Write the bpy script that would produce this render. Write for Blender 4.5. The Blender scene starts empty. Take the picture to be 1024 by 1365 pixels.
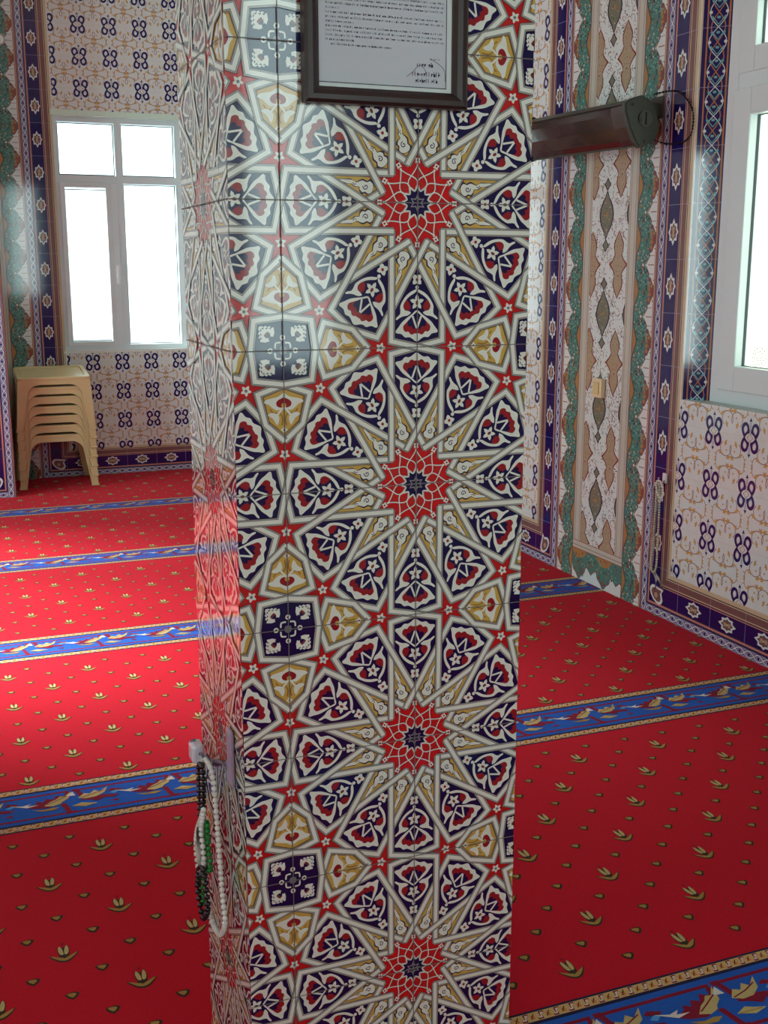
import bpy, bmesh, math, random
from mathutils import Vector, Matrix
random.seed(7)
S = bpy.context.scene
COL = S.collection
PI = math.pi

# ------------------------------------------------------------------ materials
def lin(c):
    return tuple(((x / 255) / 12.92 if x <= 10 else ((x / 255 + .055) / 1.055) ** 2.4) for x in c)

def mat(name, rgb, rough=.5, spec=.5, metal=0., var=0., scale=40., bump=0., bscale=200., coat=0.):
    m = bpy.data.materials.new(name); m.use_nodes = True
    nt = m.node_tree; b = nt.nodes['Principled BSDF']
    c = lin(rgb)
    b.inputs['Base Color'].default_value = (*c, 1)
    b.inputs['Roughness'].default_value = rough
    b.inputs['Specular IOR Level'].default_value = spec
    b.inputs['Metallic'].default_value = metal
    if coat:
        b.inputs['Coat Weight'].default_value = coat; b.inputs['Coat Roughness'].default_value = .03
    tc = None
    if var or bump:
        tc = nt.nodes.new('ShaderNodeTexCoord')
    if var:
        n = nt.nodes.new('ShaderNodeTexNoise'); n.inputs['Scale'].default_value = scale; n.inputs['Detail'].default_value = 3
        nt.links.new(tc.outputs['Object'], n.inputs['Vector'])
        r = nt.nodes.new('ShaderNodeMix'); r.data_type = 'RGBA'
        r.inputs['A'].default_value = (*[x * (1 - var) for x in c], 1)
        r.inputs['B'].default_value = (*[min(1, x * (1 + var)) for x in c], 1)
        nt.links.new(n.outputs['Fac'], r.inputs['Factor'])
        nt.links.new(r.outputs['Result'], b.inputs['Base Color'])
    if bump:
        n = nt.nodes.new('ShaderNodeTexNoise'); n.inputs['Scale'].default_value = bscale; n.inputs['Detail'].default_value = 2
        nt.links.new(tc.outputs['Object'], n.inputs['Vector'])
        bp = nt.nodes.new('ShaderNodeBump'); bp.inputs['Strength'].default_value = bump; bp.inputs['Distance'].default_value = .002
        nt.links.new(n.outputs['Fac'], bp.inputs['Height']); nt.links.new(bp.outputs['Normal'], b.inputs['Normal'])
    return m

def glaze(name, rgb, rough=.07, spec=.6):
    return mat('glaze_' + name, rgb, rough, spec, var=.07, scale=30, bump=.04, bscale=9)

G = dict(
    red=glaze('red', (196, 34, 34)), white=glaze('white', (228, 227, 215)), navy=glaze('navy', (26, 20, 70)),
    strap=glaze('strap_grey', (158, 152, 146)), line=glaze('outline', (62, 56, 58)), ochre=glaze('ochre', (206, 166, 84)),
    ochre2=glaze('dark_ochre', (150, 104, 44)), maroon=glaze('maroon', (150, 34, 40)), bright=glaze('bright_red', (212, 30, 30)),
    grey=glaze('grey_centre', (120, 120, 125)), grout=mat('grout', (112, 104, 100), .8, .2), brown=glaze('brown', (120, 50, 45)),
    lilac=glaze('lilac_white', (211, 218, 216)), cobalt=glaze('cobalt', (27, 20, 86)), tan=glaze('tan', (192, 150, 84)), taupe=glaze('taupe', (142, 112, 98)),
    pale=glaze('pale_blue', (160, 162, 188)), chain=glaze('chain_lilac', (140, 134, 172)), orange=glaze('orange', (176, 116, 74)),
    plum=glaze('plum_brown', (118, 84, 84)), cream=glaze('cream', (196, 178, 146)), teal=glaze('teal', (80, 124, 114)),
    teal2=glaze('dark_teal', (46, 80, 78)), mint=glaze('mint', (112, 160, 148)), sage=glaze('sage_band', (190, 187, 175)),
    olive=glaze('olive_grey', (120, 118, 100)), sand=glaze('sand', (168, 148, 122)), ink=glaze('ink', (58, 50, 66)),
    rust=glaze('rust', (146, 74, 54)), gold=glaze('gold', (168, 124, 76)), cyan=glaze('cyan', (104, 168, 176)), pinkline=glaze('pink_line', (190, 130, 120)),
)
def cloth(name, rgb, var=.12):
    m = mat('carpet_' + name, rgb, .95, .12, var=var, scale=160, bump=.6, bscale=700)
    b = m.node_tree.nodes['Principled BSDF']; b.inputs['Sheen Weight'].default_value = .03; b.inputs['Sheen Roughness'].default_value = .45
    return m
K = dict(red=cloth('red', (190, 11, 36), .16), blue=cloth('blue', (34, 88, 178)), navy=cloth('navy', (36, 30, 62)), dred=cloth('dark_red', (128, 20, 46)),
    gold=cloth('gold', (206, 168, 112)), cream=cloth('cream', (190, 168, 112)), white=cloth('white', (214, 206, 200)), dark=cloth('shadow_green', (58, 44, 30)),
    sky=cloth('light_blue', (84, 150, 214)), tulip=cloth('tulip_gold', (164, 130, 66)), orange=cloth('orange', (206, 120, 66)))

# ------------------------------------------------------------------ objects
def link(name, me, parent=None, loc=None):
    o = bpy.data.objects.new(name, me); COL.objects.link(o)
    if loc is not None: o.location = loc
    if parent is not None: o.parent = parent
    return o
def tag(o, label=None, cat=None, group=None, kind=None):
    if label: o['label'] = label
    if cat: o['category'] = cat
    if group: o['group'] = group
    if kind: o['kind'] = kind
    return o
def thing(name, label, cat, loc=(0, 0, 0), group=None):
    return tag(link(name, None, None, loc), label, cat, group)
def from_bm(name, bm, m, parent=None, loc=None, smooth=False):
    me = bpy.data.meshes.new(name); bm.normal_update(); bm.to_mesh(me); bm.free()
    for x in (m if isinstance(m, (list, tuple)) else [m]): me.materials.append(x)
    if smooth:
        for p in me.polygons: p.use_smooth = True
    return link(name, me, parent, loc)
def box(bm, a, b, mi=0, bev=0.):
    vs = [bm.verts.new((x, y, z)) for x in (a[0], b[0]) for y in (a[1], b[1]) for z in (a[2], b[2])]
    fs = [bm.faces.new([vs[i] for i in q]) for q in ((0, 1, 3, 2), (4, 6, 7, 5), (0, 4, 5, 1), (2, 3, 7, 6), (0, 2, 6, 4), (1, 5, 7, 3))]
    bmesh.ops.recalc_face_normals(bm, faces=fs)
    for f in fs: f.material_index = mi
    if bev:
        es = list({e for f in fs for e in f.edges})
        bmesh.ops.bevel(bm, geom=es, offset=bev, segments=2, affect='EDGES', profile=.5)
def boxes(name, lst, m, parent=None, bev=0., loc=None):
    bm = bmesh.new()
    for a, b in lst: box(bm, a, b, 0, bev)
    return from_bm(name, bm, m, parent, loc)
def prism(bm, pts, d, to3, mi=0):
    """extrude outline pts (a,b) from depth d0 to d1; to3(a,b,depth)->xyz"""
    lo = [bm.verts.new(to3(a, b, d[0])) for a, b in pts]; hi = [bm.verts.new(to3(a, b, d[1])) for a, b in pts]
    n = len(pts); fs = [bm.faces.new(lo), bm.faces.new(hi)]
    for i in range(n): fs.append(bm.faces.new((lo[i], lo[(i + 1) % n], hi[(i + 1) % n], hi[i])))
    bmesh.ops.recalc_face_normals(bm, faces=fs)
    for f in fs: f.material_index = mi
def tube(bm, path, r, seg=10, closed=False, caps=True):
    P = [Vector(p) for p in path]; n = len(P); rings = []
    up = Vector((0.123, .31, .94)).normalized()
    for i in range(n):
        a = P[(i - 1) % n] if (closed or i > 0) else P[i]; b = P[(i + 1) % n] if (closed or i < n - 1) else P[i]
        t = (b - a).normalized(); x = t.cross(up)
        if x.length < 1e-4: x = t.cross(Vector((1, 0, 0)))
        x.normalize(); y = t.cross(x); up = y if abs(y.dot(t)) < .9 else up
        rr = r[i] if isinstance(r, (list, tuple)) else r
        rings.append([bm.verts.new(P[i] + (x * math.cos(2 * PI * k / seg) + y * math.sin(2 * PI * k / seg)) * rr) for k in range(seg)])
    m = n if closed else n - 1; fs = []
    for i in range(m):
        A, B = rings[i], rings[(i + 1) % n]
        off = 0
        if closed and i == n - 1:
            off = min(range(seg), key=lambda o: (A[0].co - B[o].co).length)
        for k in range(seg): fs.append(bm.faces.new((A[k], A[(k + 1) % seg], B[(k + 1 + off) % seg], B[(k + off) % seg])))
    if caps and not closed: fs += [bm.faces.new(rings[0]), bm.faces.new(rings[-1])]
    bmesh.ops.recalc_face_normals(bm, faces=fs)
    for f in fs: f.smooth = True

# ------------------------------------------------------------------ flat inlay patterns
def smooth(pts, k=3, closed=True):
    n = len(pts); out = []
    rng = range(n) if closed else range(n - 1)
    for i in rng:
        g = lambda j: pts[j % n] if closed else pts[max(0, min(n - 1, j))]
        p0, p1, p2, p3 = g(i - 1), g(i), g(i + 1), g(i + 2)
        for s in range(k):
            t = s / k; t2 = t * t; t3 = t2 * t
            out.append(tuple(.5 * (2 * p1[d] + (p2[d] - p0[d]) * t + (2 * p0[d] - 5 * p1[d] + 4 * p2[d] - p3[d]) * t2 + (3 * p1[d] - p0[d] - 3 * p2[d] + p3[d]) * t3) for d in (0, 1)))
    if not closed: out.append(pts[-1])
    return out
def circ(cx, cy, r, n=10, ry=None, a0=0.):
    ry = ry or r
    return [(cx + r * math.cos(a0 + 2 * PI * i / n), cy + ry * math.sin(a0 + 2 * PI * i / n)) for i in range(n)]
def flower(cx, cy, r, k=5, n=20, a0=0., dent=.28):
    return [(cx + r * (1 - dent + dent * math.cos(k * t)) * math.cos(t + a0), cy + r * (1 - dent + dent * math.cos(k * t)) * math.sin(t + a0)) for t in [2 * PI * i / n for i in range(n)]]
def mirror(half):
    return half + [(x, -y) for x, y in reversed(half) if abs(y) > 1e-9]
def flip(p): return [(x, -y) for x, y in p]

class Motif:
    """a list of (points, material key, layer)"""
    def __init__(s): s.p = []
    def poly(s, pts, m, L): s.p.append((list(pts), m, L)); return s
    def line(s, pts, w, m, L, closed=False):
        n = len(pts); nor = []
        for i in range(n):
            a = pts[(i - 1) % n] if (closed or i > 0) else None; b = pts[(i + 1) % n] if (closed or i < n - 1) else None
            c = pts[i]; d = []
            for q0, q1 in ((a, c), (c, b)):
                if q0 is None or q1 is None: continue
                dx, dy = q1[0] - q0[0], q1[1] - q0[1]; l = math.hypot(dx, dy) or 1; d.append((-dy / l, dx / l))
            nx, ny = sum(e[0] for e in d) / len(d), sum(e[1] for e in d) / len(d)
            l2 = max(nx * nx + ny * ny, .25); nor.append((nx / l2, ny / l2))
        h = w / 2
        for i in range(n if closed else n - 1):
            j = (i + 1) % n; A, B, u, v = pts[i], pts[j], nor[i], nor[j]
            s.p.append(([(A[0] + u[0] * h, A[1] + u[1] * h), (A[0] - u[0] * h, A[1] - u[1] * h), (B[0] - v[0] * h, B[1] - v[1] * h), (B[0] + v[0] * h, B[1] + v[1] * h)], m, L))
        return s
    def add(s, o, ang=0., sc=1., dx=0., dy=0., fl=False, dl=0):
        c, q = math.cos(ang) * sc, math.sin(ang) * sc
        for pts, m, L in o.p:
            if fl: pts = [(x, -y) for x, y in pts]
            s.p.append(([(x * c - y * q + dx, x * q + y * c + dy) for x, y in pts], m, L + dl))
        return s

def clip(pts, r):
    for ax, val, keep_gt in ((0, r[0], 1), (0, r[1], 0), (1, r[2], 1), (1, r[3], 0)):
        if not pts: return pts
        out = []
        for i in range(len(pts)):
            a, b = pts[i - 1], pts[i]
            ia = a[ax] >= val if keep_gt else a[ax] <= val; ib = b[ax] >= val if keep_gt else b[ax] <= val
            if ia != ib:
                t = (val - a[ax]) / (b[ax] - a[ax]); p = [0, 0]; p[ax] = val; p[1 - ax] = a[1 - ax] + t * (b[1 - ax] - a[1 - ax]); out.append(tuple(p))
            if ib: out.append(b)
        pts = out
    return pts

EPS = .00004
class Pat:
    """an inlay pattern lying on one face: O + u*U + v*V, layers stepping out along N"""
    def __init__(s, O, U, V, mats, rect=None, eps=EPS):
        s.O, s.U, s.V = Vector(O), Vector(U), Vector(V); s.N = s.U.cross(s.V).normalized()
        s.mats = mats; s.rect = rect; s.eps = eps; s.v = []; s.f = []; s.mi = []; s.keys = []; s.n = 0
    def put(s, pts, m, L, rect=None):
        r = rect or s.rect
        if r:
            xs = [p[0] for p in pts]; ys = [p[1] for p in pts]
            if max(xs) <= r[0] or min(xs) >= r[1] or max(ys) <= r[2] or min(ys) >= r[3]: return
            if min(xs) < r[0] or max(xs) > r[1] or min(ys) < r[2] or max(ys) > r[3]:
                pts = clip(pts, r)
        if len(pts) < 3: return
        ar = sum(pts[i - 1][0] * pts[i][1] - pts[i][0] * pts[i - 1][1] for i in range(len(pts)))
        if abs(ar) < 1e-10: return
        if ar < 0: pts = pts[::-1]
        if m not in s.keys: s.keys.append(m)
        s.n += 1; b = len(s.v); e = s.N * (s.eps * (L + 1 + (s.n % 8) * .055)) + s.O
        ux, uy, uz = s.U; vx, vy, vz = s.V
        s.v += [(e.x + p[0] * ux + p[1] * vx, e.y + p[0] * uy + p[1] * vy, e.z + p[0] * uz + p[1] * vz) for p in pts]
        s.f.append(tuple(range(b, b + len(pts)))); s.mi.append(s.keys.index(m))
    def stamp(s, mo, dx=0., dy=0., sc=1., ang=0., fl=False, rect=None, dl=0):
        c, q = math.cos(ang) * sc, math.sin(ang) * sc
        for pts, m, L in mo.p:
            s.put([(x * c - (-y if fl else y) * q + dx, x * q + (-y if fl else y) * c + dy) for x, y in pts], m, L + dl, rect)
    def build(s, name, parent=None):
        me = bpy.data.meshes.new(name); me.from_pydata(s.v, [], s.f)
        for k in s.keys: me.materials.append(s.mats[k])
        me.polygons.foreach_set('material_index', s.mi); me.update()
        return link(name, me, parent)

# ---------- the twelve-pointed star tile (unit = one 20 cm tile)
D = .195
def petal_ornament():
    m = Motif()
    half = [(.743, .011), (.768, .040), (.792, .076), (.822, .114), (.857, .141), (.884, .163), (.899, .157), (.903, .130), (.909, .114), (.921, .102), (.931, .087), (.929, .058), (.941, .034), (.958, .010)]
    m.poly(smooth(mirror(half), 3), 'white', 3)
    red = [(.755, .004), (.79, .045), (.830, .086), (.852, .106), (.878, .102), (.892, .086), (.889, .066), (.906, .052), (.912, .034), (.904, .02), (.904, .004)]
    m.poly(smooth(mirror(red), 2), 'maroon', 4)
    nav = [(.752, .002), (.785, .042), (.816, .068), (.842, .072), (.856, .056), (.850, .040), (.872, .026), (.868, .004)]
    m.poly(smooth(mirror(nav), 2), 'navy', 5)
    for s in (1, -1):
        m.line([(.866, s * .002), (.780, s * .034)], .014, 'white', 6)
    out = [(.593, .002), (.600, .026), (.618, .060), (.647, .092), (.684, .117), (.713, .129), (.743, .127), (.768, .131), (.783, .150), (.800, .163), (.806, .154), (.790, .129), (.780, .100), (.776, .072), (.758, .047), (.748, .058), (.743, .075), (.738, .094), (.713, .106), (.684, .096), (.654, .071), (.634, .045), (.613, .010)]
    rp = [(.742, .060), (.736, .096), (.713, .107), (.684, .098), (.666, .076), (.690, .058), (.72, .045)]
    for f in (lambda p: p, flip):
        m.poly(smooth(f(out), 2), 'white', 4); m.poly(f(rp), 'maroon', 3)
    m.poly(flower(.684, 0, .056, 5, 20, PI), 'white', 6); m.poly(circ(.688, 0, .017, 8, .011), 'brown', 7)
    m.poly(circ(.580, 0, .014, 8), 'white', 6)
    m.poly(flower(.525, 0, .046, 4, 16, PI / 4, .22), 'white', 6); m.poly(circ(.527, 0, .012, 6), 'maroon', 7)
    return m
def cloud_ornament():
    m = Motif()
    blob = [(.345, .0), (.35, .028), (.372, .044), (.396, .036), (.412, .046), (.436, .034), (.446, .016), (.475, .022), (.505, .012), (.54, .02), (.60, .012), (.54, -.004), (.505, -.012), (.475, -.004), (.452, -.018), (.43, -.03), (.40, -.026), (.38, -.04), (.355, -.028)]
    big = [(.40 + (x - .40) * 1.07, .004 + (y - .004) * 1.35) for x, y in blob]
    m.poly(smooth(big, 2), 'ink', 2); m.poly(smooth(blob, 2), 'white', 3)
    sp = [(.40 + .022 * (1 - i / 12) * math.cos(i * .75), .004 + .022 * (1 - i / 12) * math.sin(i * .75)) for i in range(11)]
    m.line(sp, .006, 'navy', 4)
    m.line([(.47, .004), (.485, .012), (.50, .002)], .005, 'ink', 4)
    return m
def strap(m, pts, L, ends=True):
    m.line(pts, .060, 'line', L); m.line(pts, .053, 'strap', L + 1); m.line(pts, .034, 'line', L + 2); m.line(pts, .030, 'white', L + 3)
def make_star_tile():
    m = Motif()
    pet, cl = petal_ornament(), cloud_ornament()
    tip, x15 = 2 * D, D / math.sin(math.radians(15))
    c15 = (x15 * math.cos(math.radians(15)), D)
    hexa = mirror([(tip, 0), c15, (.955, .198), (1.0, 0)])
    kite = [(math.sqrt(2) * D, 0), (tip * math.cos(PI / 12), tip * math.sin(PI / 12)), (x15, 0), (tip * math.cos(PI / 12), -tip * math.sin(PI / 12))]
    for k in range(12):
        a = k * PI / 6
        w = Motif(); w.poly(hexa, 'navy', 1); w.add(pet)
        m.add(w, a)
        w = Motif(); w.poly(kite, 'ochre', 1)
        ins = [(.43 + (x - .43) * .72, y * .66) for x, y in kite]
        w.line(ins, .006, 'ochre2', 2, True)
        w.add(cl, fl=(k % 2 == 0)); m.add(w, a + PI / 12)
        t1, t2 = .50, .97
        for s in (1, -1):
            w = Motif()
            p1 = [(D * .93, s * D), (t1, s * D)]; p2 = [(t1, s * D), (.955, s * .199), (1.0, 0)]
            strap(w, p1, 18 if s > 0 else 10); strap(w, p2, 10 if s > 0 else 18)
            m.add(w, a)
        # round corner caps of the star points
        w = Motif()
        m.add(w, a)
        # centre rosette
        w = Motif()
        w.poly(circ(.262, .055, .036, 8), 'bright', 1) if False else None
        w.poly(circ(.235 * math.cos(PI / 12), .235 * math.sin(PI / 12), .033, 9), 'bright', 1)
        for s in (1, -1):
            pl = smooth([(.252, 0), (.215, s * .022), (.185, s * .045), (.15, s * .068), (.118, s * .070), (.095, s * .052), (.078, s * .024)], 2, False)
            w.line(pl, .010, 'line', 3.6); w.line(pl, .0075, 'white', 4 if s > 0 else 5)
        w.poly(flower(.285, 0, .026, 4, 12, PI / 4, .25), 'white', 5); w.poly(circ(.287, 0, .008, 6), 'maroon', 6)
        w.poly(circ(.256, 0, .009, 6), 'white', 6)
        m.add(w, a)
    star = []
    for k in range(24):
        r = .132 if k % 2 == 0 else .082
        star.append((r * math.cos(k * PI / 12), r * math.sin(k * PI / 12)))
    m.poly(star, 'navy', 2); m.line(star, .008, 'white', 3, True)
    m.line([(.055 * math.cos(k * PI / 6) * (1 if k % 2 else .5), .055 * math.sin(k * PI / 6) * (1 if k % 2 else .5)) for k in range(12)], .007, 'strap', 3.5, True)
    for k in range(4):
        m.line([(0, 0), (.06 * math.cos(k * PI / 2), .06 * math.sin(k * PI / 2))], .008, 'grey', 4)
    return m
def make_cross_tile():
    """what gathers round the corner opposite the star: octagon, four kites, small red stars"""
    m = Motif()
    K0, X3, K1, K2, OC = (.627, 0), (.508, .134), (.296, .188), (.232, 0), (.205, .205)
    octo = []
    for k in range(4):
        c, s = round(math.cos(k * PI / 2)), round(math.sin(k * PI / 2))
        R = lambda p: (p[0] * c - p[1] * s, p[0] * s + p[1] * c)
        octo += [R(K2), R(OC)]
        w = Motif()
        w.poly(mirror([K2, K1, X3, K0]), 'ochre', 1)
        w.line(mirror([(.262, 0), (.315, .145), (.487, .108), (.575, 0)]), .007, 'ochre2', 2, True)
        w.poly(smooth(mirror([(.288, .002), (.315, .04), (.325, .085), (.336, .128), (.356, .142), (.368, .108), (.392, .082), (.41, .05), (.402, .022), (.395, .002)]), 2), 'white', 3)
        w.poly(smooth(mirror([(.322, .004), (.338, .04), (.36, .056), (.384, .046), (.392, .02), (.388, .004)]), 2), 'maroon', 4)
        w.poly(circ(.376, 0, .018, 8), 'ochre', 5)
        for s in (1, -1):
            w.line([(.39, s * .004), (.42, s * .03), (.452, s * .058)], .014, 'white', 5)
            leaf = [(.44, s * .046), (.470, s * .034), (.512, s * .05), (.482, s * .07), (.462, s * .085), (.44, s * .118), (.425, s * .085)]
            w.poly(smooth(leaf, 2), 'white', 4)
            w.line(smooth([(.40, s * .10), (.43, s * .075), (.43, s * .03), (.47, s * .01), (.515, s * .018)], 2, False), .008, 'ochre2', 3)
        w.poly(flower(.548, 0, .028, 4, 12, 0, .25), 'white', 4); w.poly(circ(.548, 0, .008, 6), 'ochre2', 5)
        w.poly(flower(.723, 0, .040, 5, 20, 0, .25), 'white', 4); w.poly(circ(.723, 0, .012, 7), 'grey', 5)
        w.poly(flower(.267, .267, .040, 5, 20, .4, .25), 'white', 4); w.poly(circ(.267, .267, .012, 7), 'grey', 5)
        for s in (1, -1):
            strap(w, [(x, s * y) for x, y in (X3, K0)], 26 if s > 0 else 30)
            strap(w, [(x, s * y) for x, y in (X3, K1, K2)], 34 if s > 0 else 38)
        strap(w, [K2, OC, (0, K2[0])], 42 if k % 2 else 46)
        # heart in each quarter of the octagon
        hw = [(.066, .094), (.058, .120), (.062, .160), (.082, .158), (.090, .170), (.108, .162), (.118, .172), (.134, .164), (.148, .170), (.166, .166)]
        hw = hw + [(y, x) for x, y in reversed(hw[:-1])] + [(.100, .082), (.088, .088), (.082, .100)]
        w.poly(hw, 'white', 3)
        w.poly([(.086, .086), (.088, .118), (.104, .134), (.118, .124), (.124, .118), (.134, .104), (.118, .088)], 'brown', 4)
        w.poly([(.084, .084), (.088, .108), (.098, .118), (.108, .108), (.118, .098), (.108, .088)], 'navy', 5)
        for t in (.085, .112, .14): 
            w.line([(t - .008, .160), (t, .150), (t + .008, .158)], .005, 'navy', 4); w.line([(.160, t - .008), (.150, t), (.158, t + .008)], .005, 'navy', 4)
        w.poly(circ(.09, 0, .020, 9), 'white', 3); w.poly(circ(.09, 0, .009, 7), 'navy', 4)
        w.line(smooth([(.015, .055), (.05, .05), (.055, .015)], 3, False), .012, 'white', 3)
        m.add(w, k * PI / 2)
    m.poly(octo, 'navy', 1)
    m.poly(circ(0, 0, .03, 8), 'grey', 3)
    return m
STAR, CROSS = make_star_tile(), make_cross_tile()

def star_face(p, w, h, u0, v0):
    """lay the star tiling in a w x h rectangle; star centres at u0 + .4i, v0 + .4j"""
    p.rect = (0, w, 0, h)
    for i in range(-3, 4):
        for j in range(-2, 10):
            cu, cv = u0 + .4 * i, v0 + .4 * j
            if -.3 < cu < w + .3 and -.3 < cv < h + .3: p.stamp(STAR, cu, cv, .2, dl=4 * ((i + j) % 2))
            cu += .2; cv += .2
            if -.2 < cu < w + .2 and -.2 < cv < h + .2: p.stamp(CROSS, cu, cv, .2)
    for i in range(-4, 6):
        x = u0 + .2 * i; p.put([(x - .0007, 0), (x + .0007, 0), (x + .0007, h), (x - .0007, h)], 'grout', 54)
    for j in range(-4, 20):
        y = v0 + .2 * j; p.put([(0, y - .0007), (w, y - .0007), (w, y + .0007), (0, y + .0007)], 'grout', 54)

# ------------------------------------------------------------------ room
XR, XL, YB, YF, H = 2.182, -2.3, 6.232, -2.6, 3.25
plaster = mat('plaster_white', (226, 222, 212), .9, .2, var=.04, scale=6)
upvc = mat('white_window_plastic', (208, 222, 224), .35, .5)
gasket = mat('gasket_grey', (70, 78, 84), .7, .3)

def pane_mat(name, tint, g=.12):
    m = bpy.data.materials.new(name); m.use_nodes = True; nt = m.node_tree; nt.nodes.clear()
    o = nt.nodes.new('ShaderNodeOutputMaterial'); t = nt.nodes.new('ShaderNodeBsdfTransparent'); t.inputs[0].default_value = (*tint, 1)
    gl = nt.nodes.new('ShaderNodeBsdfGlossy'); gl.inputs['Roughness'].default_value = .02
    lw = nt.nodes.new('ShaderNodeLayerWeight'); lw.inputs[0].default_value = .5
    pw = nt.nodes.new('ShaderNodeMath'); pw.operation = 'POWER'; pw.inputs[1].default_value = 5; nt.links.new(lw.outputs['Facing'], pw.inputs[0])
    fr = nt.nodes.new('ShaderNodeMath'); fr.operation = 'MULTIPLY_ADD'; fr.inputs[1].default_value = .9; fr.inputs[2].default_value = .05; nt.links.new(pw.outputs[0], fr.inputs[0]); mx = nt.nodes.new('ShaderNodeMixShader')
    nt.links.new(fr.outputs[0], mx.inputs[0]); nt.links.new(t.outputs[0], mx.inputs[1]); nt.links.new(gl.outputs[0], mx.inputs[2]); nt.links.new(mx.outputs[0], o.inputs[0])
    return m
clear = pane_mat('window_glass', (.94, .97, .96)); creamy = pane_mat('cream_window_glass', (.95, .93, .84))

# floor
floor = boxes('floor', [((XL - .3, YF - .3, -.12), (XR + .3, YB + .3, 0))], K['red']); tag(floor, kind='structure')
ceil = boxes('ceiling', [((XL - .3, YF - .3, H), (XR + .3, YB + .3, H + .15))], plaster); tag(ceil, kind='structure')

def wall_with_holes(name, axis, pos, thick, a0, a1, holes, m):
    """axis 'x': wall plane x=pos (thick outward), running a along y; axis 'y' likewise"""
    rects = []; edges = sorted({a0, a1, *[h[0] for h in holes], *[h[1] for h in holes]})
    for e0, e1 in zip(edges, edges[1:]):
        hs = sorted([h for h in holes if h[0] <= e0 and h[1] >= e1], key=lambda h: h[2]); z = 0
        for h in hs:
            if h[2] > z: rects.append((e0, e1, z, h[2]))
            z = h[3]
        rects.append((e0, e1, z, H))
    bs = []
    for e0, e1, z0, z1 in rects:
        p0, p1 = min(pos, pos + thick), max(pos, pos + thick)
        bs.append(((p0, e0, z0), (p1, e1, z1)) if axis == 'x' else ((e0, p0, z0), (e1, p1, z1)))
    return tag(boxes(name, bs, m), kind='structure')
BW = (.36, 1.18, .83, 2.345)      # window in the far wall: x0 x1 z0 z1
RW = (1.13, 2.068, .88, 2.40)     # window in the right wall: y0 y1 z0 z1
LWs = [(-.42, -.06, .55, 2.3), (3.25, 4.55, .12, 2.6), (4.85, 5.65, .12, 2.6)]  # last window is unseen, added to brighten the far wall
FW = [(.20, 1.07, .95, 2.5), (-1.95, -1.15, 1.3, 2.6)]  # second window is unseen, added to lift the room's light
wb = wall_with_holes('wall_back', 'y', YB, .25, XL - .3, XR + .3, [BW], G['lilac'])
wr = wall_with_holes('wall_right', 'x', XR, .125, YF - .3, YB, [RW], G['lilac'])
wl = wall_with_holes('wall_left', 'x', XL, -.25, YF - .3, YB, LWs, plaster)
wf = wall_with_holes('wall_front', 'y', YF, -.25, XL, XR, FW, plaster)

# ------------------------------------------------------------------ wall tile motifs (metres)
def make_quatrefoil():
    m = Motif()
    # tan scrolls
    for sx in (1, -1):
        for sy in (1, -1):
            m.line([(sx * (.37 + .15 * math.cos(t)), sy * (.27 + .14 * math.sin(t))) for t in [-.6 + i * .36 for i in range(14)]], .017, 'taupe', 1)
            m.line([(sx * (.20 + .10 * math.cos(t)), sy * (.46 + .13 * math.sin(t))) for t in [2.6 + i * .4 for i in range(9)]], .015, 'taupe', 1)
            m.line([(sx * (.065 + .045 * math.cos(t)), sy * (.46 + .07 * math.sin(t))) for t in [-1.8 + i * .5 for i in range(8)]], .018, 'tan', 1)
            for cx, cy, a in ((.33, .16, .4), (.24, .33, 2.2), (.44, .40, 1.2)):
                c, q = math.cos(a), math.sin(a)
                for w in (.9, 0, -.9):
                    lf = [(0, 0), (.042, .022), (.082, 0), (.042, -.022)]; cw, sw = math.cos(a + w), math.sin(a + w)
                    m.poly([(sx * (cx + x * cw - y * sw), sy * (cy + x * sw + y * cw)) for x, y in lf], 'tan', 2)
            m.poly(flower(sx * .39, sy * .30, .030, 4, 12, 0, .3), 'tan', 2)
    # navy knot
    for sx in (1, -1):
        for sy in (1, -1):
            lobe = smooth([(sx * .012, sy * .088), (sx * .026, sy * .16), (sx * .058, sy * .232), (sx * .125, sy * .268), (sx * .20, sy * .238), (sx * .238, sy * .155), (sx * .215, sy * .07), (sx * .168, sy * .003), (sx * .130, sy * .003), (sx * .098, sy * .042), (sx * .05, sy * .070)], 2)
            m.poly(lobe, 'cobalt', 3)
            m.poly(smooth([(sx * .078, sy * .118), (sx * .082, sy * .174), (sx * .114, sy * .208), (sx * .154, sy * .194), (sx * .178, sy * .150), (sx * .168, sy * .098), (sx * .142, sy * .062), (sx * .108, sy * .085)], 2), 'pale', 4)
            m.poly(smooth([(sx * .095, sy * .125), (sx * .10, sy * .185), (sx * .145, sy * .19), (sx * .165, sy * .14), (sx * .14, sy * .085)], 2), 'lilac', 5)
    m.line([(0, .070), (.075, 0), (0, -.070), (-.075, 0)], .012, 'taupe', 5, True)
    for sy in (1, -1):
        m.line([(0, sy * .12), (0, sy * .29)], .022, 'pale', 3)
        m.poly(flower(0, sy * .31, .042, 3, 12, sy * PI / 2, .3), 'cobalt', 4)
        for sx in (1, -1): m.line([(0, sy * .17), (sx * .03, sy * .23), (sx * .025, sy * .27)], .010, 'pale', 3)
    return m
QUAT = make_quatrefoil()
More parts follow.
